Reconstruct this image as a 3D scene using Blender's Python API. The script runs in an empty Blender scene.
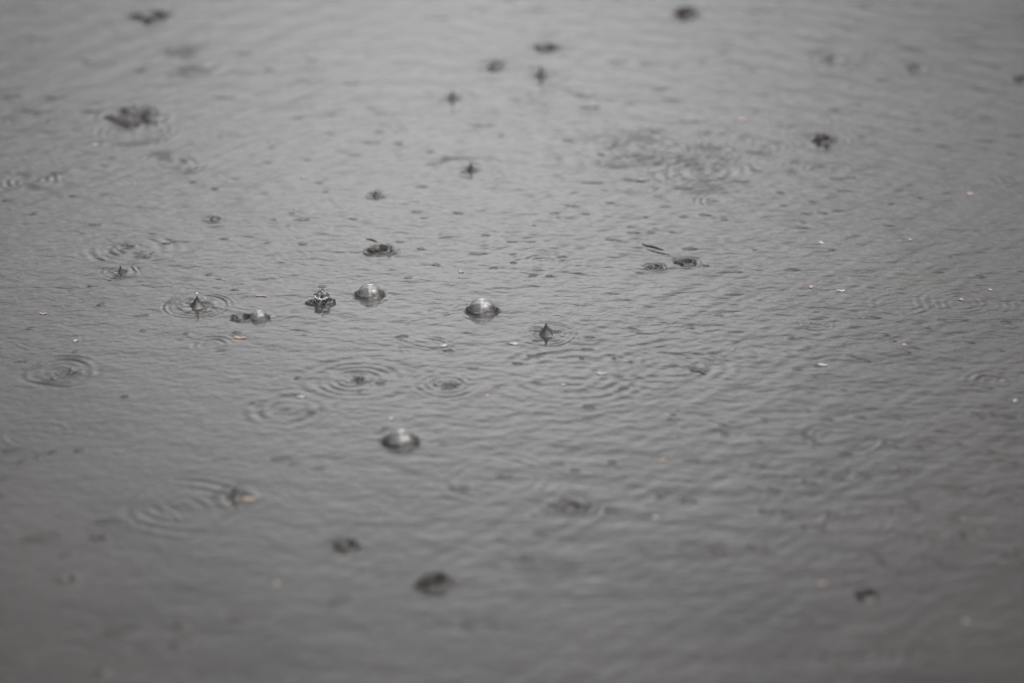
import bpy, math, random
import numpy as np
from mathutils import Vector

# ------------------------------------------------------------------ camera
W, H = 1024, 683
LENS, PITCH, CAMH = 120.0, math.radians(23.0), 0.93
sc = bpy.context.scene
cam_d = bpy.data.cameras.new("camera")
cam = bpy.data.objects.new("camera", cam_d)
sc.collection.objects.link(cam)
sc.camera = cam
cam_d.lens = LENS
cam_d.sensor_width = 36.0
cam_d.clip_start = 0.05
cam_d.clip_end = 3000.0
CAMY = -CAMH / math.tan(PITCH)
cam.location = (0, CAMY, CAMH)
cam.rotation_euler = (math.pi / 2 - PITCH, 0, 0)
FPX = LENS / 36.0 * W


def ground(px, py):
    """point of the still water (z = 0) seen at a place of the photograph, and metres per pixel there"""
    u = (px - W / 2) / FPX
    v = -(py - H / 2) / FPX
    fy, fz = math.cos(PITCH), -math.sin(PITCH)
    dy = fy + v * math.sin(PITCH)
    dz = fz + v * math.cos(PITCH)
    t = CAMH / -dz
    return u * t, CAMY + dy * t, t / FPX


cam_d.dof.use_dof = True
_fx, _fy, _ = ground(480, 296)
cam_d.dof.focus_distance = (math.hypot(_fy - CAMY, CAMH)) * 0.999
cam_d.dof.aperture_fstop = 3.6
cam_d.dof.aperture_blades = 0

# ------------------------------------------------------------------ overcast sky
SUN_EL, SUN_AZ = math.radians(64), math.radians(100)
w = bpy.data.worlds.new("World")
sc.world = w
w.use_nodes = True
nt = w.node_tree
N, L = nt.nodes, nt.links
bg = N["Background"]
sky = N.new("ShaderNodeTexSky")
sky.sky_type = 'NISHITA'
sky.sun_disc = False
sky.sun_elevation = SUN_EL
sky.sun_rotation = SUN_AZ
sky.dust_density = 4.0
hs = N.new("ShaderNodeHueSaturation")
hs.inputs["Saturation"].default_value = 0.06
L.new(sky.outputs[0], hs.inputs["Color"])


def math_node(op, a, b=None, c=None, clamp=False):
    n = N.new("ShaderNodeMath")
    n.operation = op
    n.use_clamp = clamp
    for i, v in enumerate((a, b, c)):
        if v is None:
            continue
        if isinstance(v, (int, float)):
            n.inputs[i].default_value = v
        else:
            L.new(v, n.inputs[i])
    return n.outputs[0]


tc = N.new("ShaderNodeTexCoord")
sep = N.new("ShaderNodeSeparateXYZ")
L.new(tc.outputs["Generated"], sep.inputs[0])
cl = N.new("ShaderNodeTexNoise")
cl.inputs["Scale"].default_value = 2.2
cl.inputs["Detail"].default_value = 3.0
L.new(tc.outputs["Generated"], cl.inputs["Vector"])
# added bright band in the sky, shaped so the water dims towards both sides
xo = math_node('ADD', sep.outputs[0], 0.013)
xs = math_node('DIVIDE', xo, 0.122)
x2 = math_node('MULTIPLY', xs, xs)
g = math_node('POWER', 2.71828, math_node('MULTIPLY', x2, -1.0))
g2 = math_node('POWER', 2.71828, math_node('MULTIPLY', x2, -0.085))      # wider, paler flanks of the band
band0 = math_node('MULTIPLY_ADD', g, 1.27, math_node('MULTIPLY_ADD', g2, 0.31, 0.15))
over = math_node('MULTIPLY', math_node('SUBTRACT', sep.outputs[2], 0.48), 5.0, clamp=True)
band = math_node('MAXIMUM', band0, math_node('MULTIPLY', over, 0.55))
# sky brightness by height, shaped for the water's falloff: dark low, bright above, greyer higher
er = N.new("ShaderNodeValToRGB")
er.color_ramp.interpolation = 'B_SPLINE'
els = er.color_ramp.elements
els[0].position, els[0].color = 0.0, (0.10,) * 3 + (1,)
els[1].position, els[1].color = 1.0, (0.95,) * 3 + (1,)
for p_, v_ in ((0.14, 0.12), (0.23, 0.36), (0.285, 0.50), (0.34, 1.0), (0.385, 1.08), (0.43, 0.76), (0.485, 0.28), (0.56, 0.42), (0.66, 0.90), (0.85, 1.05)):
    e_ = els.new(p_)
    e_.color = (v_, v_, v_, 1)
L.new(sep.outputs[2], er.inputs[0])
lump = math_node('MULTIPLY_ADD', cl.outputs["Fac"], 0.5, 0.75)
tot = math_node('MULTIPLY', math_node('MULTIPLY', band, lump), er.outputs[0])
mul = N.new("ShaderNodeVectorMath")
mul.operation = 'SCALE'
L.new(hs.outputs[0], mul.inputs[0])
L.new(tot, mul.inputs["Scale"])
L.new(mul.outputs[0], bg.inputs["Color"])
bg.inputs["Strength"].default_value = 0.15

sun_d = bpy.data.lights.new("sun", 'SUN')
sun = bpy.data.objects.new("sun", sun_d)
sc.collection.objects.link(sun)
sun_d.energy = 0.6
sun_d.angle = math.radians(80)
sun_d.color = (1.0, 0.97, 0.93)
sd = Vector((math.sin(SUN_AZ) * math.cos(SUN_EL), math.cos(SUN_AZ) * math.cos(SUN_EL), math.sin(SUN_EL)))
sun.rotation_euler = sd.to_track_quat('Z', 'Y').to_euler()

sc.view_settings.view_transform = 'Standard'
sc.view_settings.look = 'None'
sc.view_settings.gamma = 1.0
sc.view_settings.exposure = 1.85
sc.view_settings.use_curve_mapping = False

# ------------------------------------------------------------------ materials


def new_mat(name):
    m = bpy.data.materials.new(name)
    m.use_nodes = True
    return m, m.node_tree, m.node_tree.nodes["Principled BSDF"]


def water_mat():
    m, t, p = new_mat("rain_water")
    p.inputs["Base Color"].default_value = (0.040, 0.035, 0.031, 1)
    p.inputs["Roughness"].default_value = 0.03
    p.inputs["IOR"].default_value = 1.333
    c = t.nodes.new("ShaderNodeTexCoord")
    # silt stirred up in the puddle: soft uneven murk
    mk = t.nodes.new("ShaderNodeTexNoise")
    mk.inputs["Scale"].default_value = 9.0
    mk.inputs["Detail"].default_value = 4.0
    rp = t.nodes.new("ShaderNodeValToRGB")
    rp.color_ramp.elements[0].position = 0.3
    rp.color_ramp.elements[0].color = (0.020, 0.0182, 0.0172, 1)
    rp.color_ramp.elements[1].position = 0.7
    rp.color_ramp.elements[1].color = (0.030, 0.0276, 0.0262, 1)
    geo = t.nodes.new("ShaderNodeNewGeometry")
    t.links.new(geo.outputs["Position"], mk.inputs["Vector"])
    t.links.new(mk.outputs["Fac"], rp.inputs[0])
    t.links.new(rp.outputs[0], p.inputs["Base Color"])
    # finest capillary shiver, too small for the mesh
    mp = t.nodes.new("ShaderNodeMapping")
    mp.inputs["Scale"].default_value = (120.0, 200.0, 120.0)
    t.links.new(geo.outputs["Position"], mp.inputs["Vector"])
    n1 = t.nodes.new("ShaderNodeTexNoise")
    n1.inputs["Scale"].default_value = 1.0
    n1.inputs["Detail"].default_value = 3.0
    n1.inputs["Roughness"].default_value = 0.55
    n1.inputs["Distortion"].default_value = 0.6
    t.links.new(mp.outputs[0], n1.inputs["Vector"])
    b = t.nodes.new("ShaderNodeBump")
    b.inputs["Strength"].default_value = 1.0
    b.inputs["Distance"].default_value = 0.00020
    t.links.new(n1.outputs["Fac"], b.inputs["Height"])
    t.links.new(b.outputs[0], p.inputs["Normal"])
    return m


def splash_mat():
    m, t, p = new_mat("splash_water")
    p.inputs["Base Color"].default_value = (0.050, 0.046, 0.0435, 1)
    p.inputs["Roughness"].default_value = 0.03
    p.inputs["IOR"].default_value = 1.333
    n1 = t.nodes.new("ShaderNodeTexNoise")
    n1.inputs["Scale"].default_value = 260.0
    c = t.nodes.new("ShaderNodeTexCoord")
    t.links.new(c.outputs["Object"], n1.inputs["Vector"])
    b = t.nodes.new("ShaderNodeBump")
    b.inputs["Strength"].default_value = 1.0
    b.inputs["Distance"].default_value = 0.0005
    t.links.new(n1.outputs["Fac"], b.inputs["Height"])
    t.links.new(b.outputs[0], p.inputs["Normal"])
    return m


def clear_mat():
    m, t, p = new_mat("clear_droplet_water")
    t.nodes.remove(p)
    g_ = t.nodes.new("ShaderNodeBsdfGlass")
    g_.inputs["IOR"].default_value = 1.333
    g_.inputs["Roughness"].default_value = 0.0
    g_.inputs["Color"].default_value = (1, 1, 1, 1)
    n1 = t.nodes.new("ShaderNodeTexNoise")
    n1.inputs["Scale"].default_value = 300.0
    c = t.nodes.new("ShaderNodeTexCoord")
    t.links.new(c.outputs["Object"], n1.inputs["Vector"])
    b = t.nodes.new("ShaderNodeBump")
    b.inputs["Strength"].default_value = 0.6
    b.inputs["Distance"].default_value = 0.0004
    t.links.new(n1.outputs["Fac"], b.inputs["Height"])
    t.links.new(b.outputs[0], g_.inputs["Normal"])
    t.links.new(g_.outputs[0], t.nodes["Material Output"].inputs["Surface"])
    return m


def film_mat():
    """thin film of water: clear straight on, mirror-like towards its rim (two faces, so twice the reflection)"""
    m, t, p = new_mat("bubble_film")
    t.nodes.remove(p)
    tr = t.nodes.new("ShaderNodeBsdfTransparent")
    tr.inputs[0].default_value = (0.97, 0.97, 0.97, 1)
    gl = t.nodes.new("ShaderNodeBsdfGlossy")
    gl.inputs["Roughness"].default_value = 0.04
    gl.inputs["Color"].default_value = (1, 1, 1, 1)
    fr = t.nodes.new("ShaderNodeFresnel")
    fr.inputs["IOR"].default_value = 1.333
    n1 = t.nodes.new("ShaderNodeTexNoise")
    n1.inputs["Scale"].default_value = 170.0
    c = t.nodes.new("ShaderNodeTexCoord")
    t.links.new(c.outputs["Object"], n1.inputs["Vector"])
    b = t.nodes.new("ShaderNodeBump")
    b.inputs["Strength"].default_value = 0.4
    b.inputs["Distance"].default_value = 0.00015
    t.links.new(n1.outputs["Fac"], b.inputs["Height"])
    t.links.new(b.outputs[0], gl.inputs["Normal"])
    mm = t.nodes.new("ShaderNodeMath")
    mm.operation = 'MULTIPLY'
    mm.use_clamp = True
    mm.inputs[1].default_value = 2.8
    mx = t.nodes.new("ShaderNodeMixShader")
    lim = t.nodes.new("ShaderNodeMath")
    lim.operation = 'MINIMUM'
    lim.inputs[1].default_value = 0.52
    t.links.new(fr.outputs[0], mm.inputs[0])
    t.links.new(mm.outputs[0], lim.inputs[0])
    t.links.new(lim.outputs[0], mx.inputs[0])
    t.links.new(tr.outputs[0], mx.inputs[1])
    t.links.new(gl.outputs[0], mx.inputs[2])
    # whitish veil mixed into the colour to brighten the film like reflected sky
    df = t.nodes.new("ShaderNodeBsdfTranslucent")
    df.inputs[0].default_value = (0.9, 0.9, 0.9, 1)
    d2 = t.nodes.new("ShaderNodeBsdfDiffuse")
    d2.inputs[0].default_value = (0.9, 0.9, 0.9, 1)
    ad = t.nodes.new("ShaderNodeMixShader")
    t.links.new(df.outputs[0], ad.inputs[1])
    t.links.new(d2.outputs[0], ad.inputs[2])
    m2 = t.nodes.new("ShaderNodeMixShader")
    m2.inputs[0].default_value = 0.09
    t.links.new(mx.outputs[0], m2.inputs[1])
    t.links.new(ad.outputs[0], m2.inputs[2])
    t.links.new(m2.outputs[0], t.nodes["Material Output"].inputs["Surface"])
    return m


def flake_mat(name, col):
    m, t, p = new_mat(name)
    n1 = t.nodes.new("ShaderNodeTexNoise")
    n1.inputs["Scale"].default_value = 400.0
    n1.inputs["Detail"].default_value = 3.0
    c = t.nodes.new("ShaderNodeTexCoord")
    t.links.new(c.outputs["Object"], n1.inputs["Vector"])
    rp = t.nodes.new("ShaderNodeValToRGB")
    rp.color_ramp.elements[0].position = 0.3
    rp.color_ramp.elements[0].color = tuple(x * 0.7 for x in col) + (1,)
    rp.color_ramp.elements[1].position = 0.7
    rp.color_ramp.elements[1].color = tuple(col) + (1,)
    t.links.new(n1.outputs["Fac"], rp.inputs[0])
    t.links.new(rp.outputs[0], p.inputs["Base Color"])
    p.inputs["Roughness"].default_value = 0.35
    return m


M_WATER = water_mat()
M_SPLASH = splash_mat()
M_CLEAR = clear_mat()
M_FILM = film_mat()
M_GLINT, _t, _p = new_mat("pale_glint_water")  # pale colour standing in for bright sky on the crown rim and beads
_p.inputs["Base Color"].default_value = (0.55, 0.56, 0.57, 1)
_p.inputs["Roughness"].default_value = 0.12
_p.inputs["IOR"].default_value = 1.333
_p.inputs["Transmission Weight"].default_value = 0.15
M_FLAKE = {
    'white': flake_mat("petal_white", (0.29, 0.28, 0.265)),
    'pink': flake_mat("petal_pink", (0.22, 0.16, 0.145)),
    'tan': flake_mat("leaf_tan", (0.19, 0.145, 0.11)),
    'orange': flake_mat("petal_orange", (0.25, 0.17, 0.13)),
    'brown': flake_mat("stem_brown", (0.035, 0.024, 0.016)),
}

# ------------------------------------------------------------------ the water's height everywhere
rng = np.random.default_rng(11)
WAVES = []
for i in range(84):
    lam = 0.0065 * (8.0 ** rng.random())           # 6 mm .. 50 mm
    a = math.radians(rng.normal(0, 34)) + math.radians(1)
    k = 2 * math.pi / lam
    slope = 0.0033 * (1.0 if lam < 0.02 else 0.55)
    WAVES.append((k * math.sin(a), k * math.cos(a), slope / k, rng.random() * 6.28, lam))

FEATS = []     # (x, y, reach, function(dx, dy, r, th) -> dz)


def feat(x, y, reach, fn):
    FEATS.append((x, y, reach, fn))


def packet(R, wdt, lam, amp, seed):
    """one train of circular waves about the place where a drop fell"""
    rr = np.random.default_rng(seed)
    ks = [(int(rr.integers(1, 5)), rr.random() * 6.28, 0.10 + rr.random() * 0.36) for _ in range(3)]
    ka, pa, pb = int(rr.integers(1, 4)), rr.random() * 6.28, rr.random() * 6.28
    kr = [(int(rr.integers(2, 5)), rr.random() * 6.28, rr.random() * 0.06 * R) for _ in range(3)]

    def fn(dx, dy, r, th):
        m = 1.0
        for k_, p_, a_ in ks:
            m = m + a_ * np.sin(k_ * th + p_)
        q = r
        for k_, p_, a_ in kr:
            q = q + a_ * np.sin(k_ * th + p_)
        m = m * np.clip(0.75 + 0.75 * np.sin(th * ka + pa) * np.sin(th + pb), 0.12, 1.3)
        return amp * m * np.cos(2 * math.pi * (q - R) / lam) * np.exp(-((q - R) / wdt) ** 2) * np.minimum(1, r / (0.3 * R + 1e-6))
    return fn


def crater(rad, depth, rim, rimw, seed, rough=0.12):
    rr = np.random.default_rng(seed)
    ks = [(int(k), rr.random() * 6.28, rr.random() * rough) for k in (2, 3, 5, 7)]

    def fn(dx, dy, r, th):
        m = 1.0
        for k_, p_, a_ in ks:
            m = m + a_ * np.sin(k_ * th + p_)
        q = r / m
        return -depth * np.exp(-(q / rad) ** 3) + rim * m * np.exp(-((q - rad * 1.25) / rimw) ** 2)
    return fn


def meniscus(Rb, M, fall, seed):
    rr = np.random.default_rng(seed)
    p1, p2 = rr.random() * 6.28, rr.random() * 6.28

    def fn(dx, dy, r, th):
        mm = M * (1 + 0.15 * np.sin(2 * th + p1) + 0.1 * np.sin(3 * th + p2))
        out = np.exp(-np.maximum(r - Rb, 0) / fall)
        ins = np.exp(-np.maximum(Rb - r, 0) / (fall * 0.35))
        return mm * np.where(r > Rb, out, ins) - 0.25 * M * np.exp(-(r / (Rb * 0.8)) ** 2)
    return fn


def dash(px, py, wpx, tilt=0.0, depth=1.0, thick=1.0):
    """short steep capillary trough between crossing wavelets"""
    x, y, s = ground(px, py)
    sx = 0.36 * wpx * s
    sy = 0.00092 * thick
    dep = 0.00068 * depth * thick
    a = math.radians(tilt)
    ca, sa = math.cos(a), math.sin(a)

    def fn(dx, dy, r, th):
        u = dx * ca + dy * sa
        v = -dx * sa + dy * ca
        v = v - 0.12 * u * u / sx
        return dep * np.exp(-(np.abs(u) / sx) ** 2.6) * (np.exp(-(v / sy) ** 2) - 0.35 * np.exp(-((v - sy * 1.7) / (sy * 1.0)) ** 2))
    feat(x, y, max(3 * sx, 5 * sy), fn)


def height(X, Y, spacing=0.0):
    Z = np.zeros_like(X)
    for kx, ky, a, p, lam in WAVES:
        if np.isscalar(spacing):
            f = 1.0
        else:
            f = np.clip(lam / (spacing * 3.0) - 1.0, 0, 1)
        Z += a * f * np.sin(kx * X + ky * Y + p + 1.3 * np.sin(3.1 * X * 6 + p * 3) * 0.6)
    return Z


def calm(X, Y):
    """gusts: where the surface shivers more and where it lies stiller"""
    return 0.85 + 0.42 * np.sin(5.3 * X + 2.1 * Y + 0.7) * np.sin(3.7 * Y - 2.2 * X + 1.9) + 0.55 * np.clip((Y - 0.05) / 0.5, -0.3, 1.3)


def add_feats(X, Y, Z):
    x0, x1, y0, y1 = X.min(), X.max(), Y.min(), Y.max()
    for (fx, fy, R, fn) in FEATS:
        if fx + R < x0 or fx - R > x1 or fy + R < y0 or fy - R > y1:
            continue
        m = (np.abs(X - fx) < R) & (np.abs(Y - fy) < R)
        if not m.any():
            continue
        dx, dy = X[m] - fx, Y[m] - fy
        r = np.hypot(dx, dy)
        th = np.arctan2(dy, dx)
        edge = np.clip((R - r) / (0.2 * R), 0, 1)
        Z[m] += fn(dx, dy, r, th) * edge * edge * (3 - 2 * edge)
    return Z


# ------------------------------------------------------------------ object helpers
COL = sc.collection


def tag(o, label, cat, group=None, kind=None):
    if label:
        o["label"] = label
    if cat:
        o["category"] = cat
    if group:
        o["group"] = group
    if kind:
        o["kind"] = kind
    return o


def mesh_obj(name, verts, faces, mat, parent=None, loc=(0, 0, 0), smooth=True):
    me = bpy.data.meshes.new(name)
    verts = np.asarray(verts, dtype=np.float32)
    faces = np.asarray(faces, dtype=np.int32)
    me.vertices.add(len(verts))
    me.vertices.foreach_set("co", verts.ravel())
    n = faces.shape[1]
    me.loops.add(faces.size)
    me.loops.foreach_set("vertex_index", faces.ravel())
    me.polygons.add(len(faces))
    me.polygons.foreach_set("loop_start", np.arange(0, faces.size, n, dtype=np.int32))
    me.polygons.foreach_set("loop_total", np.full(len(faces), n, dtype=np.int32))
    me.update(calc_edges=True)
    me.validate()
    if smooth:
        me.polygons.foreach_set("use_smooth", np.ones(len(me.polygons), dtype=bool))
    me.materials.append(mat)
    o = bpy.data.objects.new(name, me)
    COL.objects.link(o)
    o.location = loc
    if parent:
        o.parent = parent
    return o


def empty(name, loc):
    o = bpy.data.objects.new(name, None)
    COL.objects.link(o)
    o.location = loc
    o.empty_display_size = 0.01
    return o


def grid_faces(nu, nv, wrap_v=False):
    """quads of a (nu x nv) vertex grid"""
    i = np.arange(nu - 1)[:, None]
    j = np.arange(nv if wrap_v else nv - 1)[None, :]
    j2 = (j + 1) % nv
    a = i * nv + j
    b = i * nv + j2
    c = (i + 1) * nv + j2
    d = (i + 1) * nv + j
    return np.stack([a.ravel() * np.ones(1, int), (b + 0 * i).ravel(), (c + 0 * i).ravel(), (d + 0 * i).ravel()], 1)


PATCHES = []    # (x, y, R, level)
GAP = 0.000025


def reserve(x, y, R):
    used = {p[3] for p in PATCHES if math.hypot(p[0] - x, p[1] - y) < p[2] + R}
    lv = 1
    while lv in used:
        lv += 1
    PATCHES.append((x, y, R, lv))
    return len(PATCHES) - 1


def build_patch(idx, name, parent=None):
    x, y, R, lv = PATCHES[idx]
    fine = 0.00042
    nr = max(12, int(R / fine))
    na = max(64, int(2 * math.pi * R / 0.0007))
    na = min(na, 560)
    nr = min(nr, 200)
    rad = R * (np.arange(nr + 1) / nr)
    rad[0] = R * 0.002
    th = np.linspace(0, 2 * math.pi, na, endpoint=False)
    RR, TH = np.meshgrid(rad, th, indexing='ij')
    X = x + RR * np.cos(TH)
    Y = y + RR * np.sin(TH)
    Z = height(X, Y) * calm(X, Y)
    Z = add_feats(X, Y, Z) + GAP * lv
    for (ox, oy, oR, olv) in PATCHES:          # sink where a neighbouring patch carries the surface
        if olv > lv and math.hypot(ox - x, oy - y) < oR + R:
            e = np.clip((oR - 0.0018 - np.hypot(X - ox, Y - oy)) / 0.004, 0, 1)
            Z -= 0.010 * e
    v = np.stack([X.ravel() - x, Y.ravel() - y, Z.ravel()], 1)
    f = grid_faces(nr + 1, na, True)
    f = f[:, ::-1]
    # orientation check: normal up
    p0, p1, p2 = v[f[200, 0]], v[f[200, 1]], v[f[200, 2]]
    if np.cross(p1 - p0, p2 - p0)[2] < 0:
        f = f[:, ::-1]
    o = mesh_obj(name, v, f, M_WATER, parent, (0, 0, 0) if parent else (x, y, 0))
    return o


def surf_z(x, y):
    X = np.array([[x]])
    Y = np.array([[y]])
    return float((add_feats(X, Y, height(X, Y) * calm(X, Y)))[0, 0])


def lathe(name, profile, mat, parent, off=(0, 0, 0), seg=48, wob=0.0, seed=0, lean=(0, 0), closed=False, zlobe=None):
    """surface of revolution with an uneven outline; profile = [(r, z)...]"""
    rr = np.random.default_rng(seed)
    ks = [(int(k), rr.random() * 6.28, rr.random() * wob) for k in (2, 3, 4, 5)]
    th = np.linspace(0, 2 * math.pi, seg, endpoint=False)
    m = np.ones_like(th)
    for k_, p_, a_ in ks:
        m = m + a_ * np.sin(k_ * th + p_)
    vs = []
    zmax = max(p[1] for p in profile)
    for r, z in profile:
        q = r * m
        zz = np.full_like(th, z)
        if zlobe is not None:
            zz = zz + zlobe(th) * max(0.0, z / zmax)
        fz = max(0.0, z / zmax) ** 2
        vs.append(np.stack([q * np.cos(th) + lean[0] * fz, q * np.sin(th) + lean[1] * fz, zz], 1))
    v = np.concatenate(vs) + np.array(off)
    n = len(profile)
    if closed:
        vs2 = v
        f = grid_faces(n, seg, True)
        last = grid_faces(2, seg, True).copy()
        last[:, 0] += (n - 1) * seg
        last[:, 1] += (n - 1) * seg
        last[:, 2] -= seg
        last[:, 3] -= seg
        f = np.concatenate([f, last])
    else:
        f = grid_faces(n, seg, True)
    return mesh_obj(name, v, f, mat, parent)


def droplet(parent, off, r, name="droplet", seed=0, stretch=1.2, mat=None):
    prof = []
    for i in range(13):
        a = math.pi * i / 12
        prof.append((max(r * math.sin(a), r * 0.01), r * stretch * math.cos(a)))
    return lathe(name, [(p[0], -p[1]) for p in prof], mat or M_CLEAR, parent, off, seg=24, wob=0.05, seed=seed)


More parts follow.
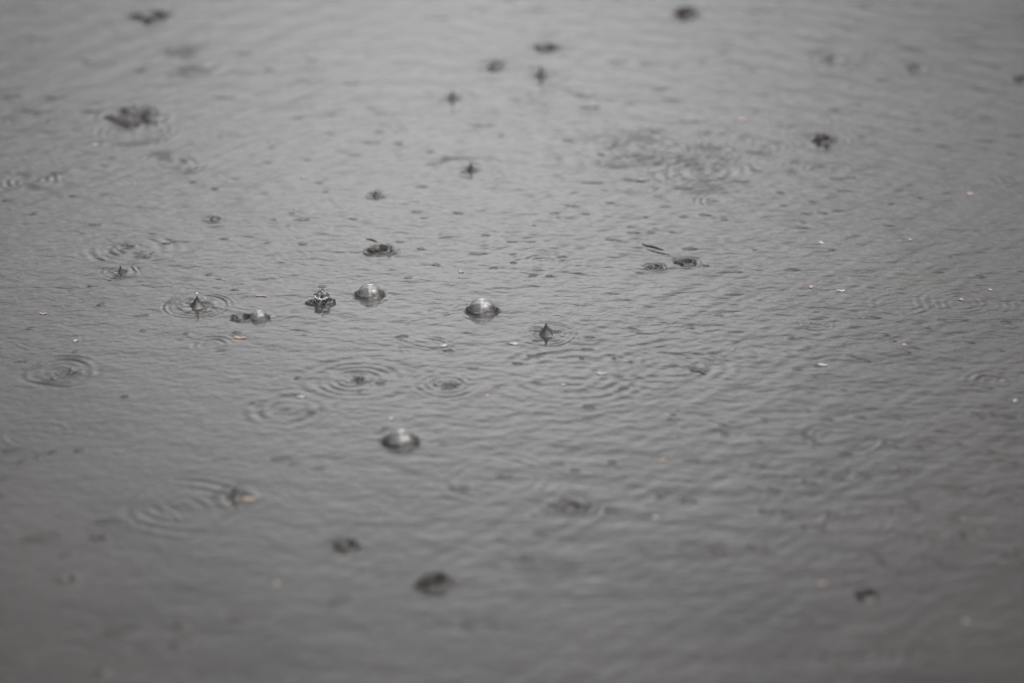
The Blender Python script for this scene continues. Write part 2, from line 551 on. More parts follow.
# ------------------------------------------------------------------ what lies on and rises from the water
# short steep wavelets that show dark: x, y, width in the photograph, tilt
DASHES = [
    (95, 225, 16, 3, 1), (166, 244, 9, -22, 1.2), (146, 258, 12, 0, .9), (101, 305, 10, 22, 1), (91, 286, 8, 0, .8),
    (142, 316, 20, 4, .8), (30, 329, 9, 0, .7), (143, 331, 8, 0, .7), (209, 275, 8, 0, .8), (235, 290, 8, -8, .8),
    (225, 239, 10, -6, .8), (303, 244, 11, 2, 1), (237, 333, 11, 4, .8), (186, 334, 7, 0, .7), (74, 196, 13, 7, 1.1),
    (7, 201, 14, -4, 1), (34, 214, 8, 0, .9), (58, 174, 18, -4, .8), (322, 287, 11, -7, .9), (194, 182, 10, 4, .9),
    (215, 189, 8, 0, .6), (320, 183, 9, 0, .6), (292, 213, 9, 0, .8), (302, 220, 20, 0, .7), (274, 220, 7, 0, .8),
    (422, 187, 14, 5, 1), (417, 212, 12, -4, 1), (424, 218, 8, 0, .9), (458, 213, 12, -20, .9), (354, 219, 8, 0, 1),
    (400, 242, 9, 3, .9), (421, 249, 9, -18, .9), (478, 254, 21, 2, 1), (436, 265, 9, 0, 1), (408, 278, 9, 2, .8),
    (494, 268, 9, 0, .7), (533, 276, 9, 0, .8), (549, 276, 7, 0, .7), (513, 263, 7, -18, .8), (486, 235, 11, -16, .9),
    (512, 242, 12, 0, .8), (369, 306, 7, -8, .9), (402, 337, 14, 2, .9), (448, 351, 10, 18, 1.4), (517, 364, 12, -18, 1),
    (587, 350, 14, -2, .9), (613, 240, 20, -14, 1), (634, 233, 18, 2, .8), (650, 233, 12, 0, .7), (690, 249, 18, 0, 1.1),
    (706, 266, 8, -22, .9), (738, 272, 12, -4, .9), (792, 270, 18, 0, 1.1), (831, 250, 8, 0, .8), (754, 250, 6, 0, .7),
    (704, 215, 14, -10, 1.3), (684, 217, 12, 2, .8), (724, 220, 8, 0, 1), (780, 193, 8, -2, 1.4), (799, 228, 20, -6, 1),
    (837, 179, 20, -4, .9), (851, 178, 14, 8, .9), (844, 191, 22, -12, 1), (918, 198, 12, -6, 1.2), (890, 204, 8, 0, .8),
    (812, 202, 12, -10, .9), (822, 213, 13, -16, .9), (838, 211, 18, 0, .8), (818, 166, 16, 0, .9), (753, 153, 22, -9, 1.1),
    (786, 127, 18, 0, .9), (941, 146, 16, 0, .9), (984, 141, 26, 2, 1.2), (1014, 136, 22, -4, 1.3), (1009, 154, 14, -16, 1.2),
    (683, 189, 22, 0, 1.5), (593, 183, 28, 0, 1.1), (635, 181, 32, -5, 1.1), (568, 141, 16, -34, .9), (601, 155, 8, 25, 1.1),
    (659, 165, 12, 35, 1), (700, 170, 12, 10, .8), (755, 171, 14, -20, 1), (741, 182, 20, 0, .8), (610, 203, 10, 0, .8),
    (586, 214, 10, -10, .8), (571, 206, 18, -14, .8), (631, 227, 10, -6, .8), (645, 217, 7, 0, .7), (665, 207, 14, -8, .7),
    (873, 318, 17, -6, 1.4), (863, 361, 19, -14, 1.3), (885, 335, 8, 0, 1), (893, 341, 7, 0, 1), (970, 343, 12, 0, 1.1),
    (1000, 351, 10, 0, 1), (1006, 323, 12, 0, 1), (925, 328, 12, -16, 1), (980, 277, 11, 0, 1), (938, 272, 12, 0, .8),
    (952, 321, 30, -2, 1.5), (908, 353, 7, 0, .8), (850, 356, 10, 0, 1), (696, 370, 18, -10, .9), (764, 421, 7, 0, .8),
    (722, 425, 8, 0, 1), (724, 434, 10, -6, .9), (760, 443, 8, 0, .8), (817, 444, 12, -10, 1.1), (826, 420, 16, -20, .9),
    (860, 418, 14, -6, .9), (890, 447, 22, -22, 1.1), (918, 449, 12, 6, 1), (806, 437, 10, 0, .9), (805, 438, 14, 0, .6),
    (1004, 418, 26, -4, 1.5), (975, 415, 12, -8, 1), (1005, 464, 28, -10, 1.2), (988, 451, 12, -4, 1), (957, 445, 12, -6, .8),
    (940, 490, 62, -2, 1.4), (808, 484, 18, -14, 1.2), (865, 477, 14, 0, .9), (838, 480, 16, 0, .9), (812, 529, 28, -6, 1.3),
    (832, 516, 12, 0, 1.4), (787, 514, 12, 0, 1.5), (766, 512, 18, -14, 1.2), (757, 549, 26, -14, 1.3), (718, 553, 16, 0, 1.1),
    (700, 547, 60, -2, .7), (688, 502, 18, -6, 1.2), (895, 513, 16, -18, 1.1), (912, 540, 20, -8, 1.2), (940, 545, 24, -6, 1.2),
    (980, 531, 22, 0, 1.4), (910, 509, 24, 0, .9), (950, 522, 24, 2, 1), (930, 563, 22, 0, 1), (872, 561, 26, 0, .9),
    (892, 571, 18, 0, .9), (1010, 561, 28, 2, .9), (758, 466, 20, -2, .8), (690, 462, 16, 0, .8), (770, 490, 8, 0, .8),
    (774, 492, 18, -10, .7), (660, 497, 8, 0, 1), (668, 493, 6, 0, .9), (611, 511, 12, 0, 1.3), (527, 560, 16, -14, 1.1),
    (480, 627, 46, 2, 1), (545, 572, 80, -2, .7), (590, 338, 12, 5, .7), (695, 462, 10, 0, 1), (575, 471, 10, -10, .9),
    (612, 463, 10, 0, .8), (588, 408, 14, -16, .9), (673, 415, 6, 0, 1.2), (670, 420, 6, 0, 1.2), (582, 359, 5, 0, 1),
    (614, 359, 4, 0, 1), (505, 478, 18, 0, .7), (460, 490, 26, 10, .7), (380, 384, 12, -10, .6), (185, 626, 30, 2, 1),
    (180, 644, 26, 0, .9), (120, 635, 50, 0, .6), (105, 672, 26, 0, 1.2), (66, 556, 14, 0, .8), (40, 541, 50, 0, .6),
    (52, 453, 7, 0, 1.6), (79, 451, 10, 8, 1.3), (125, 397, 7, 0, 1.6), (312, 413, 7, 0, 1.6), (297, 379, 5, 0, 1),
    (10, 452, 20, 0, .6), (110, 523, 40, 0, .6), (282, 460, 26, 4, .7), (250, 620, 60, 4, .6), (340, 603, 30, -4, .6),
    (45, 40, 40, 0, .8), (100, 62, 50, 4, .7), (270, 70, 14, 0, .9), (312, 60, 14, 0, .8), (245, 54, 18, 4, .8),
    (225, 98, 26, -4, 1), (332, 115, 14, 0, 1), (298, 118, 14, 0, .9), (332, 134, 12, 0, .9), (272, 147, 10, 4, .9),
    (308, 160, 8, 0, .8), (326, 192, 10, 0, .7), (382, 114, 14, 4, 1), (380, 132, 12, 2, .9), (372, 143, 22, -4, .9),
    (398, 144, 12, 6, .8), (352, 84, 20, 2, .9), (430, 152, 10, 6, .9), (355, 155, 20, -8, .7), (501, 135, 7, 0, 1),
    (616, 62, 24, 0, .8), (652, 64, 26, -4, 1), (660, 90, 20, 22, 1), (672, 100, 26, -10, 1), (590, 108, 22, 6, 1),
    (690, 122, 30, -3, 1.1), (655, 132, 14, -6, 1), (760, 95, 24, 2, .9), (735, 62, 30, -6, 1), (826, 75, 26, -16, .9),
    (880, 80, 20, 0, .9), (908, 50, 40, 0, .9), (960, 40, 44, 6, 1), (1012, 18, 26, -4, 1.6), (978, 90, 20, -4, 1.2),
    (855, 105, 20, -4, .9), (832, 110, 16, -18, .9), (915, 130, 16, -16, .9), (960, 118, 14, -10, .9), (985, 118, 18, 2, .9),
    (760, 12, 40, -3, 1.1), (915, 5, 20, 2, .8), (865, 3, 34, 0, .9), (435, 18, 40, 2, .6), (535, 10, 40, -3, .7),
    (55, 98, 26, 0, 1.1), (12, 97, 26, 0, 1.3), (38, 112, 40, 0, .9), (92, 112, 26, 0, 1.0), (50, 132, 30, 3, .8),
    (98, 144, 14, -3, 1.1), (113, 158, 10, 0, .9), (290, 18, 0, 0, 0),
]
rd = random.Random(5)
for d in DASHES:
    if d[2]:
        blur_zone = 1.0 + 1.3 * max(0, (d[1] - 430) / 200) + 0.7 * max(0, (150 - d[1]) / 150)
        dash(d[0], d[1], d[2], d[3], d[4], blur_zone)
for i in range(420):
    px, py = rd.uniform(-60, 1084), rd.uniform(-30, 700)
    if rd.random() > (0.95 if px > 640 or py < 170 else 0.4):
        continue
    zone = 1.0 + 0.5 * max(0, (py - 430) / 200) + 0.4 * max(0, (130 - py) / 130)
    dash(px, py, rd.uniform(5, 22), rd.gauss(-4, 9), rd.uniform(0.1, 0.55), zone)

# ripple rings: px, py, outer ring width in px, [(ring radius share, packet width share, wavelength px, strength)], label
RIPPLES = [
    (132, 250, 84, [(.42, .26, 11, 2.0), (.85, .35, 14, 1.1)], "nested ripple rings touching a smaller splash ring just below them on the left"),
    (62, 372, 76, [(.34, .25, 11, 2.1), (.86, .2, 13, 1.9)], "broken dark ripple rings alone near the left edge, midway down the water"),
    (213, 345, 46, [(.68, .36, 9, 1.3)], "single small pale-centred ripple ring just below a pink petal"),
    (288, 410, 84, [(.55, .30, 16, 1.0), (.95, .3, 20, .5)], "soft double ripple ring with a dark dot at its upper right"),
    (357, 380, 110, [(.18, .2, 9, 1.4), (.45, .3, 11, 1.0), (.85, .4, 18, .5)], "target-like ripple with a small dark centre and several wide rings"),
    (447, 384, 70, [(.32, .3, 9, 1.8), (.8, .3, 10, .8)], "small ripple with a dark crescent at its centre, between two wider ripples"),
    (424, 347, 60, [(.80, .22, 7, 1.1)], "thin empty oval ripple ring with a white flake on its right rim"),
    (817, 324, 34, [(.90, .32, 7, 1.3), (.45, .2, 5, .7)], "small neat double ripple ring alone in the open water at right"),
    (964, 303, 96, [(.42, .30, 8, .8), (.8, .3, 9, .6)], "wide ripple rings with a black lower edge near the right side"),
    (990, 381, 60, [(.55, .4, 11, 1.2)], "blurred ripple ring low against the right edge"),
    (30, 181, 56, [(.70, .35, 9, 2.0)], "faint oval ripple ring at the far left edge below the splatter"),
    (174, 163, 76, [(.80, .2, 9, 2.5), (.35, .3, 12, 1.5)], "ripple whose lower arc shows as a dark smile, upper left"),
    (188, 62, 104, [(.75, .3, 20, 2.6), (.35, .3, 16, 2.2)], "large blurred ripple in the upper left corner of the water"),
    (544, 262, 90, [(.7, .35, 10, .8), (.3, .3, 8, .7)], "very faint ripple rings between the pair of dark craters and the burst bubble"),
    (575, 372, 150, [(.80, .3, 16, .9), (.35, .3, 14, .4)], "wide old ripple spreading below the pointed water spike"),
    (665, 366, 130, [(.8, .35, 16, 1.1), (.4, .3, 12, .7)], "wide faint old ripple right of centre with wavy overlapping arcs"),
    (700, 172, 130, [(.75, .3, 13, 2.0), (.4, .4, 14, 1.5)], "choppy wide ripple of broken arcs in the upper right middle"),
    (622, 150, 110, [(.8, .3, 14, 1.5), (.3, .3, 12, 1.0)], "pale choppy ripple left of the widest broken one at the top middle"),
    (563, 104, 86, [(.75, .3, 13, 1.0)], "blurred ripple ring below the pair of dark blurred spikes at the top"),
    (185, 506, 130, [(.75, .3, 18, .9), (.35, .3, 16, .9)], "broad blurred ripple beside the tan leaf bits at lower left"),
    (855, 655, 130, [(.8, .28, 20, 1.2), (.3, .2, 14, 1.2)], "large blurred ripple at the bottom right edge of the picture"),
    (600, 629, 38, [(.85, .4, 15, 1.2)], "small blurred ripple ring alone at the bottom middle"),
    (742, 350, 22, [(.8, .4, 7, .9)], "tiny faint ripple ring right of the wavy overlapping arcs"),
    (215, 135, 20, [(.8, .4, 7, 1.2)], "tiny oval ripple ring right of the blurred splatter, upper left"),
    (498, 478, 110, [(.85, .3, 14, .5)], "faint wide ripple arc in the lower middle below the domed bubble"),
    (775, 498, 26, [(.8, .4, 10, .9)], "tiny blurred ripple at lower right between dark wavelets"),
    (120, 20, 90, [(.8, .3, 20, .7)], "faint blurred ripple around the dark crater at the top left"),
    (480, 118, 60, [(.8, .4, 12, .5)], "faint small ripple below the blurred spike at the upper middle"),
]
# old, nearly spent rings that cross each other and break up the surface
for i in range(150):
    q = i % 5
    if q == 0:
        px, py, k_ = rd.gauss(680, 60), rd.gauss(160, 25), 1.3
    elif q == 1:
        px, py, k_ = rd.gauss(900, 70), rd.gauss(510, 40), 0.8
    elif q == 2:
        px, py, k_ = rd.uniform(0, 1024), rd.uniform(-10, 170), 2.0
    else:
        px, py, k_ = rd.uniform(-20, 1044), rd.uniform(100, 690), 0.7
    x, y, s = ground(px, py)
    R = rd.uniform(9, 38) * s
    lam = rd.uniform(0.0045, 0.0075)
    feat(x, y, R * 1.5, packet(R, lam * rd.uniform(0.6, 1.5), lam, 0.000042 * k_ * lam / 0.006, 2000 + i))
RIPPLE_IDX = []
for (px, py, wpx, dep, sd_) in ((450, 386, 15, 0.0009, 51), (360, 379, 9, 0.0008, 52), (66, 374, 20, 0.0007, 53), (125, 247, 16, 0.0005, 54), (312, 413, 8, .0005, 55)):
    x, y, s = ground(px, py)
    feat(x, y, wpx * s, crater(wpx * s * 0.36, dep, dep * 0.3, wpx * s * 0.15, sd_, 0.25))
for i, (px, py, wpx, pk, lab) in enumerate(RIPPLES):
    x, y, s = ground(px, py)
    R = wpx / 2 * s
    reach = R * 1.45
    for j, (rs, ws, lpx, st) in enumerate(pk):
        lam = max(lpx * s, 0.0035)
        amp = 0.000053 * st * lam / 0.006
        feat(x, y, reach, packet(R * rs, max(R * ws, lam * 0.6), lam, amp, 100 + i * 7 + j))
    RIPPLE_IDX.append((reserve(x, y, reach), lab))

# splashes with a spike of water: px, py (foot), foot width px, spike height px, ring width px, blurred?, label
JETS = [
    (546, 334, 15, 12, 62, "pointed dark water spike inside a thin double ring, right of the brightest bubble", 0, 0),
    (197, 306, 15, 11, 66, "dark water spike with a bright bead on its tip and a slanted droplet beside it", 1, 1),
    (121, 272, 7, 8, 36, "small oval ring with a tiny dark spike, just under the nested rings at left", 0, 0),
    (471, 170, 8, 9, 78, "small dark spike inside wide pale rings at the upper middle", 0, 0),
    (453, 99, 10, 9, 50, "blurred dark spike with a faint ring, above the wide pale rings", 0, 0),
    (541, 76, 12, 11, 60, "blurred dark pointed spike, lower one of the top middle pair", 0, 0),
    (495, 67, 18, 8, 60, "blurred dark low spike, left one of the top middle pair", 0, 0),
    (376, 196, 9, 6, 20, "tiny dark spike left of the wide pale rings, above the burst bubble", 0, 0),
    (213, 219, 9, 4, 16, "tiny dark fleck-like splash alone at upper left, above the petals", 0, 0),
    (916, 70, 12, 6, 30, "blurred dark dot-like splash in the upper right", 0, 0),
    (832, 60, 12, 7, 56, "blurred splash with smeared left ring, upper right", 0, 0),
    (236, 498, 18, 12, 50, "blurred dark splash beside two tan leaf bits at lower left", 0, 0),
    (358, 381, 6, 5, 0, "tiny dark spike in the middle of the target-like ripple", 0, 0),
]
JET_BUILD = []
for i, (px, py, fw, hp, rw, lab, bead, side) in enumerate(JETS):
    x, y, s = ground(px, py)
    fr = fw / 2 * s
    JA = 0.26 if py < 180 else 0.42
    hh = hp * s / math.cos(PITCH)
    reach = max(rw / 2 * s * 1.35, fr * 2.2)
    if rw:
        R = rw / 2 * s
        lam = max(6.5 * s, 0.0042)
        feat(x, y, reach, packet(R * 0.93, lam * 0.75, lam, 0.00020 * JA * lam / 0.0045, 900 + i))
        feat(x, y, reach, packet(R * 0.55, lam * 0.7, lam, 0.00010 * 1.4 * JA * lam / 0.0045, 950 + i))
    feat(x, y, fr * 3.2, crater(fr * 1.6, 0.0003, 0.0002, fr * 0.5, 800 + i))
    JET_BUILD.append((reserve(x, y, reach), x, y, s, fr, hh, lab, bead, side, i))

# craters with a raised lip: px, py, width px, height of the lip (mm), label
CRATERS = [
    (686, 263, 19, 2.2, "crisp dark round crater, the larger of two side by side right of centre", 0),
    (655, 267, 14, 1.6, "crisp dark round crater, the smaller of two side by side right of centre", 0),
    (152, 17, 34, 3.0, "large blurred dark crater at the top left, highest splash on the water", 0),
    (546, 48, 22, 2.2, "blurred dark oval crater at the top middle, above the pointed spike", 0),
    (686, 14, 20, 4.0, "blurred dark crater near the top edge, right of centre", 0),
    (435, 584, 32, 4.4, "blurred round black crater alone at the bottom, left of the middle", 0),
    (867, 596, 24, 3.0, "blurred dark crater alone at the bottom right", 0),
    (347, 546, 26, 2.2, "blurred dark smudged crater above and left of the black one", 0),
    (570, 507, 34, 1.6, "soft blurred shallow crater at lower middle", 0),
    (68, 580, 20, 1.6, "faint blurred crater near the lower left corner", 0),
    (99, 539, 14, 2.0, "tiny blurred dark crater on the lower left", 0),
    (958, 538, 18, 1.8, "blurred dark crater among dark wavelets at lower right", 0),
    (823, 141, 18, 3.6, "small ragged dark splash with pointed tips, upper right", 1),
    (135, 118, 46, 2.6, "blurred splatter with bright droplets around a dark hollow, upper left", 2),
    (1021, 79, 16, 2.4, "dark blurred crater cut by the right edge near the top", 0),
]
CR_BUILD = []
for i, (px, py, wpx, lip, lab, style) in enumerate(CRATERS):
    x, y, s = ground(px, py)
    R = wpx / 2 * s
    rad = R * 0.60
    feat(x, y, R * 2.4, crater(rad, 0.0028 * min(1.0, (lip / 2.4) ** 2) if style != 2 else 0.0013, lip * 0.001 * (0.75 if lip > 2 else 0.5), R * 0.26, 600 + i, 0.10 if style == 0 else 0.2))
    feat(x, y, R * 2.4, packet(R * 1.55, R * 0.3, max(R * .55, 0.004), 0.00012, 640 + i))
    CR_BUILD.append((reserve(x, y, R * 2.4), x, y, s, R, lip * 0.001, lab, style, i))

# bubbles: px, py (centre of the waterline), film width px, dome share of radius, meniscus strength, label
BUBBLES = [
    (370, 295, 25, 0.78, 1.0, "clear domed bubble, middle one in size, right of the bright splash crown"),
    (482, 311, 27, 0.80, 1.0, "brightest clear domed bubble with a white cap, near the middle of the water"),
    (401, 442, 31, 0.70, 1.1, "largest domed bubble, slightly blurred, alone below all the other bubbles"),
    (259, 318, 18, 0.80, 0.9, "smallest domed bubble, with a dark hollow against its left side"),
]
BB_BUILD = []
for i, (px, py, wpx, dome, ms, lab) in enumerate(BUBBLES):
    x, y, s = ground(px, py)
    R = wpx / 2 * s * 1.0
    M = 0.0022 * ms * (R / 0.009)
    feat(x, y, R * 2.6, meniscus(R, M, 0.0012 * (R / 0.009) ** .5, 300 + i))
    feat(x, y, R * 2.6, packet(R * 1.7, R * 0.3, 0.006, 0.00004, 340 + i))
    feat(x, y, R * 0.95, packet(R * 0.42, R * 0.25, R * 0.5, 0.00035, 360 + i))
    if i == 3:
        hx, hy, _ = ground(px - 16, py)
        feat(hx, hy, R * 1.9, crater(R * 0.75, 0.0020, 0.0013, R * 0.25, 377, 0.1))
    BB_BUILD.append((reserve(x, y, R * 2.6), x, y, s, R, dome, M, lab, i))

# splash crown and burst bubble
cx, cy, cs = ground(322, 303)
CROWN_R = 6.0 * cs
feat(cx, cy, CROWN_R * 3, crater(CROWN_R * 0.8, 0.0012, 0.0022, CROWN_R * 0.45, 70, 0.1))
feat(cx, cy, CROWN_R * 3, crater(CROWN_R * 1.5, 0.0, 0.0012, CROWN_R * 0.3, 71, 0.2))
CROWN_P = reserve(cx, cy, CROWN_R * 3)
kx, ky, ks_ = ground(380, 250)
KR = 10.5 * ks_
feat(kx, ky, KR * 2.6, crater(KR * 0.70, 0.0034, 0.0016, KR * 0.24, 72, 0.22))
feat(kx, ky, KR * 2.6, packet(KR * 1.45, KR * .35, 0.0055, 0.00028, 74))
KP = reserve(kx, ky, KR * 2.6)

# ------------------------------------------------------------------ the water sheet
def axis(lo, hi, step_fn, far):
    a = [lo]
    while a[-1] < hi:
        a.append(a[-1] + step_fn(a[-1]))
    st = step_fn(a[-1])
    up, v = [], a[-1]
    while v < far:
        st *= 1.22
        v += st
        up.append(v)
    st = step_fn(lo)
    dn, v = [], lo
    while v > -far:
        st *= 1.22
        v -= st
        dn.append(v)
    return np.array(dn[::-1] + a + up)


XS = axis(-0.56, 0.56, lambda v: 0.00095, 900.0)
YS = axis(-0.62, 0.86, lambda v: 0.00085 + 0.0007 * max(0, (v + 0.2)), 900.0)
X, Y = np.meshgrid(XS, YS, indexing='ij')
sx = np.gradient(XS)[:, None] * np.ones_like(X)
sy = np.gradient(YS)[None, :] * np.ones_like(X)
SP = np.maximum(sx, sy)
Z = np.zeros_like(X)
for kx_, ky_, a_, p_, lam_ in WAVES:
    f_ = np.clip(lam_ / (SP * 3.0) - 0.6, 0, 1)
    Z += a_ * f_ * np.sin(kx_ * X + ky_ * Y + p_ + 1.3 * np.sin(3.1 * X * 6 + p_ * 3) * 0.6)
Z *= calm(X, Y)
for (fx, fy, R, fn) in FEATS:
    i0, i1 = np.searchsorted(XS, [fx - R, fx + R])
    j0, j1 = np.searchsorted(YS, [fy - R, fy + R])
    if i1 <= i0 or j1 <= j0:
        continue
    dx, dy = X[i0:i1, j0:j1] - fx, Y[i0:i1, j0:j1] - fy
    r = np.hypot(dx, dy)
    e = np.clip((R - r) / (0.2 * R), 0, 1)
    Z[i0:i1, j0:j1] += fn(dx, dy, r, np.arctan2(dy, dx)) * e * e * (3 - 2 * e)
for (fx, fy, R, lv) in PATCHES:
    i0, i1 = np.searchsorted(XS, [fx - R, fx + R])
    j0, j1 = np.searchsorted(YS, [fy - R, fy + R])
    r = np.hypot(X[i0:i1, j0:j1] - fx, Y[i0:i1, j0:j1] - fy)
    e = np.clip((R - 0.0020 - r) / 0.004, 0, 1)
    Z[i0:i1, j0:j1] = np.minimum(Z[i0:i1, j0:j1], Z[i0:i1, j0:j1] - 0.010 * e)
v = np.stack([X.ravel(), Y.ravel(), Z.ravel()], 1)
water = mesh_obj("water", v, grid_faces(len(XS), len(YS))[:, ::-1], M_WATER)
nz = water.data.polygons[0].normal.z
if nz < 0:
    water.data.flip_normals()
water["kind"] = "structure"
water["label"] = "grey rain-pocked water surface under an overcast sky"
del X, Y, Z, v

# ------------------------------------------------------------------ ripples
for idx, lab in RIPPLE_IDX:
    o = build_patch(idx, "ripple")
    tag(o, lab, "ripple", "ripple rings spreading on the water")

# ------------------------------------------------------------------ spikes
for (idx, x, y, s, fr, hh, lab, bead, side, i) in JET_BUILD:
    root = empty("raindrop_splash", (x, y, 0))
    tag(root, lab, "splash", "splashes with a spike of water")
    build_patch(idx, "ripple_rings", root)
    z0 = surf_z(x, y)
    prof = []
    for q in np.linspace(0, 1, 18):
        r = fr * ((1 - q) ** 2.1 * 1.1 + 0.14 * (1 - q ** 6))
        prof.append((max(r, 0.00002), z0 - 0.0008 + (hh + 0.0008) * q))
    lathe("water_spike", prof, M_SPLASH, root, seg=36, wob=0.10, seed=i, lean=(0.0006 * math.sin(i * 2.3), 0))
    if bead:
        droplet(root, (0.0002, 0, z0 + hh + 0.0010), 0.0008, seed=i, mat=M_GLINT)
    if side:
        d = droplet(root, (0.0058, 0.001, z0 + hh * 0.62), 0.0006, seed=i + 5, stretch=2.4, mat=M_GLINT)

# ------------------------------------------------------------------ craters
def collar(name, R, hgt, parent, mat, z0, seed, flare=1.25, thick=0.0007, lobes=7, lobe_amp=0.35, off=(0, 0), seg=84, steps=9, drop=0.0014):
    """thin upstanding wall of water with a scalloped rim"""
    rr = np.random.default_rng(seed)
    ph = rr.random(4) * 6.28

    def zl(th):
        return hgt * lobe_amp * (0.55 * np.sin(lobes * th + ph[0]) + 0.3 * np.sin((lobes + 3) * th + ph[1]) + 0.5 * np.sin(2 * th + ph[2]))
    outer, inner = [], []
    for q in np.linspace(0, 1, steps):
        r = R * (1 + (flare - 1) * q ** 1.6)
        t = thick * (1.5 - 0.9 * q)
        outer.append((r + t, -drop + (hgt + drop) * q))
        inner.append((r - t, -drop + (hgt + drop) * q * 0.98))
    top = [(R * flare + thick * 0.3, hgt * 1.05), (R * flare - thick * 0.3, hgt * 1.05)]
    prof = outer + top + inner[::-1]
    return lathe(name, prof, mat, parent, (off[0], off[1], z0), seg=seg, wob=0.05, seed=seed, closed=True, zlobe=zl)


for (idx, x, y, s, R, lip, lab, style, i) in CR_BUILD:
    root = empty("raindrop_crater", (x, y, 0))
    tag(root, lab, "splash", "craters punched by raindrops")
    build_patch(idx, "water_hollow", root)
    zr = surf_z(x + R * 0.72, y)
    if style == 0:
        collar("lip", R * 0.68, lip * (0.55 if i < 2 else (0.65 if lip > 0.0021 else 0.4)), root, M_SPLASH, zr - 0.0006, 20 + i, flare=1.12, lobe_amp=0.10, thick=0.0006)
    elif style == 1:
        collar("lip", R * 0.5, lip * 0.9, root, M_SPLASH, zr - 0.0008, 20 + i, flare=1.35, lobe_amp=0.6, lobes=5, thick=0.0008)
    else:
        collar("lip", R * 0.45, lip * 0.6, root, M_CLEAR, zr - 0.0008, 20 + i, flare=1.3, lobe_amp=0.5, lobes=6, thick=0.0009)
        rr = random.Random(3)
        for (ox, oz, rad) in ((-0.001, 0.010, .0022), (0.0095, 0.0085, .0016), (0.024, 0.0030, .0016), (-0.013, 0.004, .0014), (0.017, 0.0065, .0012)):
            droplet(root, (ox, rr.uniform(-.004, .004), oz), rad, seed=int(ox * 1e4) % 97)

# ------------------------------------------------------------------ bubbles
def dome_mesh(name, R, Hd, z0, mat, parent, seed):
    rr = np.random.default_rng(seed)
    n, seg = 28, 72
    prof = []
    for i in range(n + 1):
        a = math.radians(97) * (1 - i / n)
        prof.append((max(R * math.sin(a), R * 0.004), Hd * math.cos(a)))
    return lathe(name, prof, mat, parent, (0, 0, z0), seg=seg, wob=0.012, seed=seed)


for (idx, x, y, s, R, dome, M, lab, i) in BB_BUILD:
    root = empty("water_bubble", (x, y, 0))
    tag(root, lab, "bubble", "air bubbles floating on the water")
    build_patch(idx, "water_rim", root)
    zf = surf_z(x + R * 0.99, y) * 0.5 + surf_z(x - R * 0.99, y) * 0.5
    dome_mesh("film", R, R * dome, zf - 0.0004, M_FILM, root, 40 + i)

# ------------------------------------------------------------------ splash crown
root = empty("splash_crown", (cx, cy, 0))
tag(root, "bright white-rimmed splash crown with jagged top, left of the middle-sized bubble", "splash")
build_patch(CROWN_P, "water_rim", root)
zc = surf_z(cx, cy - CROWN_R * 0.8)
collar("crown_wall", CROWN_R * 1.02, 0.0050, root, M_CLEAR, zc - 0.001, 5, flare=1.2, thick=0.0008, lobes=5, lobe_amp=0.38)
prof = [(max(0.0026 * (1 - q) ** 1.2 + 0.0006 * (1 - q ** 8), 2e-5), 0.0080 * q - 0.001) for q in np.linspace(0, 1, 16)]
lathe("water_spike", prof, M_CLEAR, root, (0.0003, 0.001, surf_z(cx, cy) + 0.0005), seg=30, wob=0.15, seed=9)
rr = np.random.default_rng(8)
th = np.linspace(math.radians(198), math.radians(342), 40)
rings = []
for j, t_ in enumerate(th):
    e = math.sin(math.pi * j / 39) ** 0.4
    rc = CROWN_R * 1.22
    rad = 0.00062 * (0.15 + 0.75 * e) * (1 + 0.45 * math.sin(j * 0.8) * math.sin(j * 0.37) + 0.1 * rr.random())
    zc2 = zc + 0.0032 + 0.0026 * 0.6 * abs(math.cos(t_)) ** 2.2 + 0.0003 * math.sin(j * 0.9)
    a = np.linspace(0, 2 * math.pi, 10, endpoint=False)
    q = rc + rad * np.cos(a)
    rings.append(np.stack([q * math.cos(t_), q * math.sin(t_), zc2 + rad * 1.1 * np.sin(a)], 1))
mesh_obj("painted_glint_lip", np.concatenate(rings), grid_faces(40, 10, True), M_GLINT, root)  # pale strip painted as the bright highlight along the clear rim
droplet(root, (0.0006, 0.001, 0.0098), 0.0010, seed=2)
droplet(root, (0.0040, -0.001, 0.0078), 0.0007, seed=3)
droplet(root, (-0.0050, 0.000, 0.0068), 0.0006, seed=4)

# ------------------------------------------------------------------ burst bubble
root = empty("burst_bubble", (kx, ky, 0))
tag(root, "ragged burst bubble with a dark open hollow and torn rim, above the middle-sized bubble", "splash")
build_patch(KP, "water_hollow", root)
zk = surf_z(kx + KR * 0.8, ky)
collar("torn_rim", KR * 0.66, 0.0017, root, M_SPLASH, zk - 0.0012, 33, flare=1.25, thick=0.0008, lobes=4, lobe_amp=0.45, off=(0.0006, 0))
collar("film_shred", KR * 0.98, 0.0014, root, M_CLEAR, zk - 0.0018, 35, flare=1.1, thick=0.0005, lobes=5, lobe_amp=0.7)
droplet(root, (0.0070, -0.0055, 0.0026), 0.0011, seed=7)

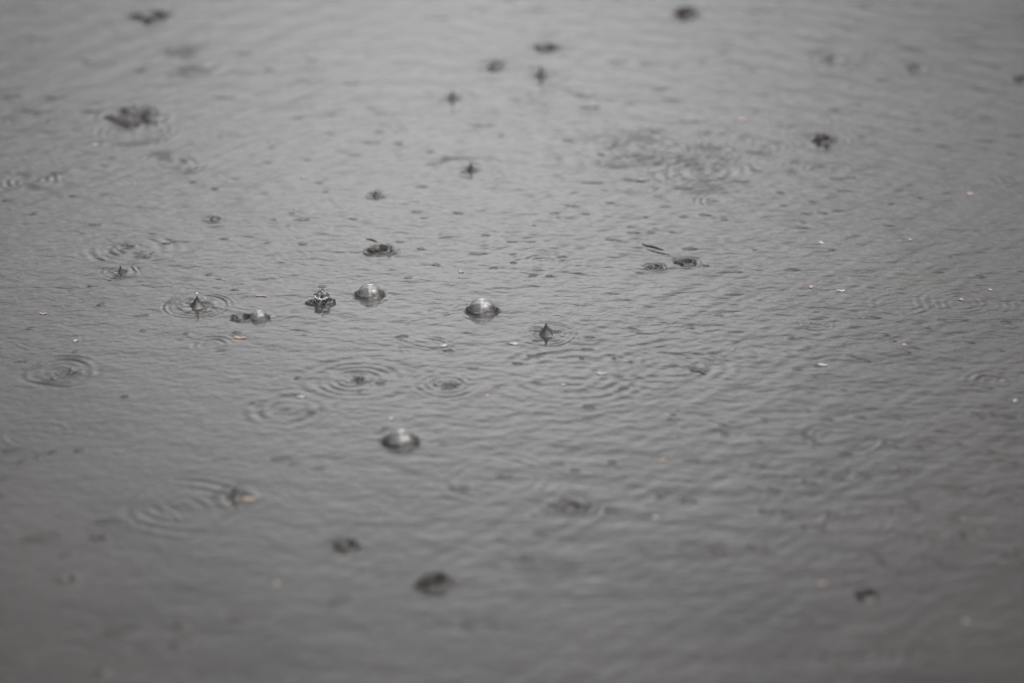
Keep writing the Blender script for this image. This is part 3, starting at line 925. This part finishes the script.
# ------------------------------------------------------------------ floating petals and leaf bits
FLAKES = [
    (514, 344, 9, 4, 'white', "bright white petal scrap right of and below the brightest bubble"),
    (444, 346, 8, 4, 'white', "white petal scrap on the right rim of the thin empty oval ring"),
    (261, 296, 11, 3, 'pink', "long pink petal scrap above the smallest bubble"),
    (239, 338, 11, 4, 'orange', "orange-pink petal scrap below the smallest bubble"),
    (76, 341, 4, 4, 'white', "tiny white fleck above the broken dark rings at left"),
    (391, 419, 6, 4, 'white', "small pale fleck above the largest bubble"),
    (248, 499, 17, 6, 'orange', "tan leaf bit, the larger of two beside the lower left splash"),
    (228, 503, 8, 4, 'tan', "tan leaf bit, the smaller one just below the lower left splash"),
    (811, 287, 6, 4, 'orange', "orange petal fleck above the small neat double ring at right"),
    (841, 291, 8, 3, 'white', "slim white petal scrap right of the orange fleck"),
    (822, 365, 10, 4, 'white', "elongated white petal scrap left of a dark wavelet, right of centre"),
    (904, 345, 6, 4, 'tan', "pale tan fleck near the pair of dark wavelets at right"),
    (961, 300, 5, 5, 'pink', "pink fleck inside the wide rings near the right side"),
    (990, 290, 4, 4, 'orange', "tiny orange fleck right of the pink one near the right side"),
    (821, 243, 6, 3, 'white', "white fleck above the dark wavelet in the right upper middle"),
    (910, 240, 6, 3, 'pink', "faint pink fleck in the upper right, above the wide rings"),
    (741, 120, 12, 5, 'pink', "blurred pink petal scrap in the upper right middle"),
    (970, 194, 8, 4, 'pink', "blurred pinkish petal scrap at the right side, above the wide rings"),
    (43, 314, 7, 4, 'pink', "pink petal fleck near the left edge"),
    (601, 374, 9, 4, 'white', "slanted white petal scrap in the wide ripple below the spike"),
    (563, 385, 5, 3, 'white', "small white fleck left of the slanted white petal scrap"),
    (487, 396, 6, 4, 'pink', "small pink fleck right of the dark-crescent ripple"),
    (662, 461, 9, 4, 'tan', "orange-tan fleck in the lower middle right"),
    (656, 518, 7, 5, 'white', "blurred white fleck at the lower middle right"),
    (527, 518, 8, 4, 'tan', "blurred tan fleck at the lower middle"),
    (277, 584, 7, 6, 'tan', "blurred tan fleck at the lower left"),
    (822, 584, 9, 5, 'tan', "blurred tan fleck left of the bottom right crater"),
    (966, 621, 6, 3, 'white', "blurred white fleck near the bottom right corner"),
    (1015, 401, 5, 3, 'white', "tiny white fleck at the right edge below the blurred ring"),
    (200, 166, 6, 3, 'pink', "pink fleck on the right end of the dark smile ripple"),
    (303, 167, 0, 0, 'pink', ""),
    (304, 178, 10, 3, 'pink', "faint pale pink petal scrap in the upper left middle"),
    (461, 272, 5, 4, 'orange', "tiny orange fleck above the brightest bubble"),
    (95, 145, 9, 3, 'white', "blurred white scrap left of the dark smile ripple"),
    (301, 397, 7, 4, 'white', "pale fleck on the upper edge of the soft double ripple"),
    (641, 181, 9, 2, 'orange', "thin orange scrap on the dark wavelet left of the choppy ripple"),
]
for i, (px, py, wpx, hpx, colr, lab) in enumerate(FLAKES):
    if not wpx:
        continue
    rr = np.random.default_rng(500 + i)
    x, y, s = ground(px, py)
    el = math.atan2(CAMH, y - CAMY)
    a, b = wpx / 2 * s * 0.95, hpx / 2 * s / math.sin(el) * 0.50
    n = 22
    th = np.linspace(0, 2 * math.pi, n, endpoint=False)
    m = 1 + 0.22 * np.sin(2 * th + rr.random() * 6) + 0.17 * np.sin(3 * th + rr.random() * 6) + 0.06 * np.sin(5 * th + rr.random() * 6)
    rot = rr.normal(0, 0.35)
    z0 = surf_z(x, y) + 0.0004
    curl = 0.0004 * (0.3 + rr.random())
    rings = []
    for side in (1, -1):
        for q in ((0.02, 0.5, 0.85, 1.0) if side == 1 else (0.98, 0.8, 0.4, 0.02)):
            u, w_ = a * q * m * np.cos(th), b * q * m * np.sin(th)
            xx = u * math.cos(rot) - w_ * math.sin(rot) * 0.6
            yy = u * math.sin(rot) * 0.6 + w_ * math.cos(rot)
            zz = z0 + curl * ((u / a) ** 2 * 0.7 + (w_ / b) * 0.35) + side * 0.00012 * (1 - q ** 4 * 0.8)
            rings.append(np.stack([xx, yy, zz], 1))
    vv = np.concatenate(rings)
    o = mesh_obj("leaf_fragment" if colr == 'tan' else "petal_fragment", vv, grid_faces(8, n, True), M_FLAKE[colr], None, (x, y, 0))
    tag(o, lab, "leaf bit" if colr == 'tan' else "petal", "petal and leaf scraps afloat on the water")

# floating dark stems
STEMS = [
    ([(642, 244), (647, 246), (654, 247), (659, 249), (664, 250)], 1.5, "dark reddish curved stem floating above the smaller crater"),
    ([(646, 249), (656, 252), (664, 254), (671, 255)], 1.0, "thin brown stem lying just below the reddish curved one"),
    ([(366, 239), (372, 240), (377, 242)], 1.3, "short brown stem at the upper left of the burst bubble"),
    ([(690, 371), (700, 372), (706, 375)], 1.4, "short brown stem in the wavy overlapping arcs right of centre"),
]
for (pts, wpx, lab) in STEMS:
    P = [ground(*p) for p in pts]
    x0, y0 = P[0][0], P[0][1]
    xs = np.interp(np.linspace(0, 1, 20), np.linspace(0, 1, len(P)), [p[0] for p in P])
    ys = np.interp(np.linspace(0, 1, 20), np.linspace(0, 1, len(P)), [p[1] for p in P])
    rings = []
    for i in range(20):
        zz = surf_z(xs[i], ys[i]) + 0.0004
        tx, ty = np.gradient(xs)[i], np.gradient(ys)[i]
        l_ = math.hypot(tx, ty)
        nx, ny = -ty / l_, tx / l_
        rad = wpx * 0.32 * P[0][2] * (0.35 + 0.9 * math.sin(math.pi * (0.08 + 0.84 * i / 19))) * (1 + 0.2 * math.sin(i * 1.7))
        a = np.linspace(0, 2 * math.pi, 8, endpoint=False)
        rings.append(np.stack([xs[i] - x0 + nx * rad * np.cos(a) * 1.4, ys[i] - y0 + ny * rad * np.cos(a) * 1.4, zz + rad * np.sin(a)], 1))
    o = mesh_obj("plant_stem", np.concatenate(rings), grid_faces(20, 8, True), M_FLAKE['brown'], None, (x0, y0, 0))
    tag(o, lab, "stem", "plant stems afloat on the water")
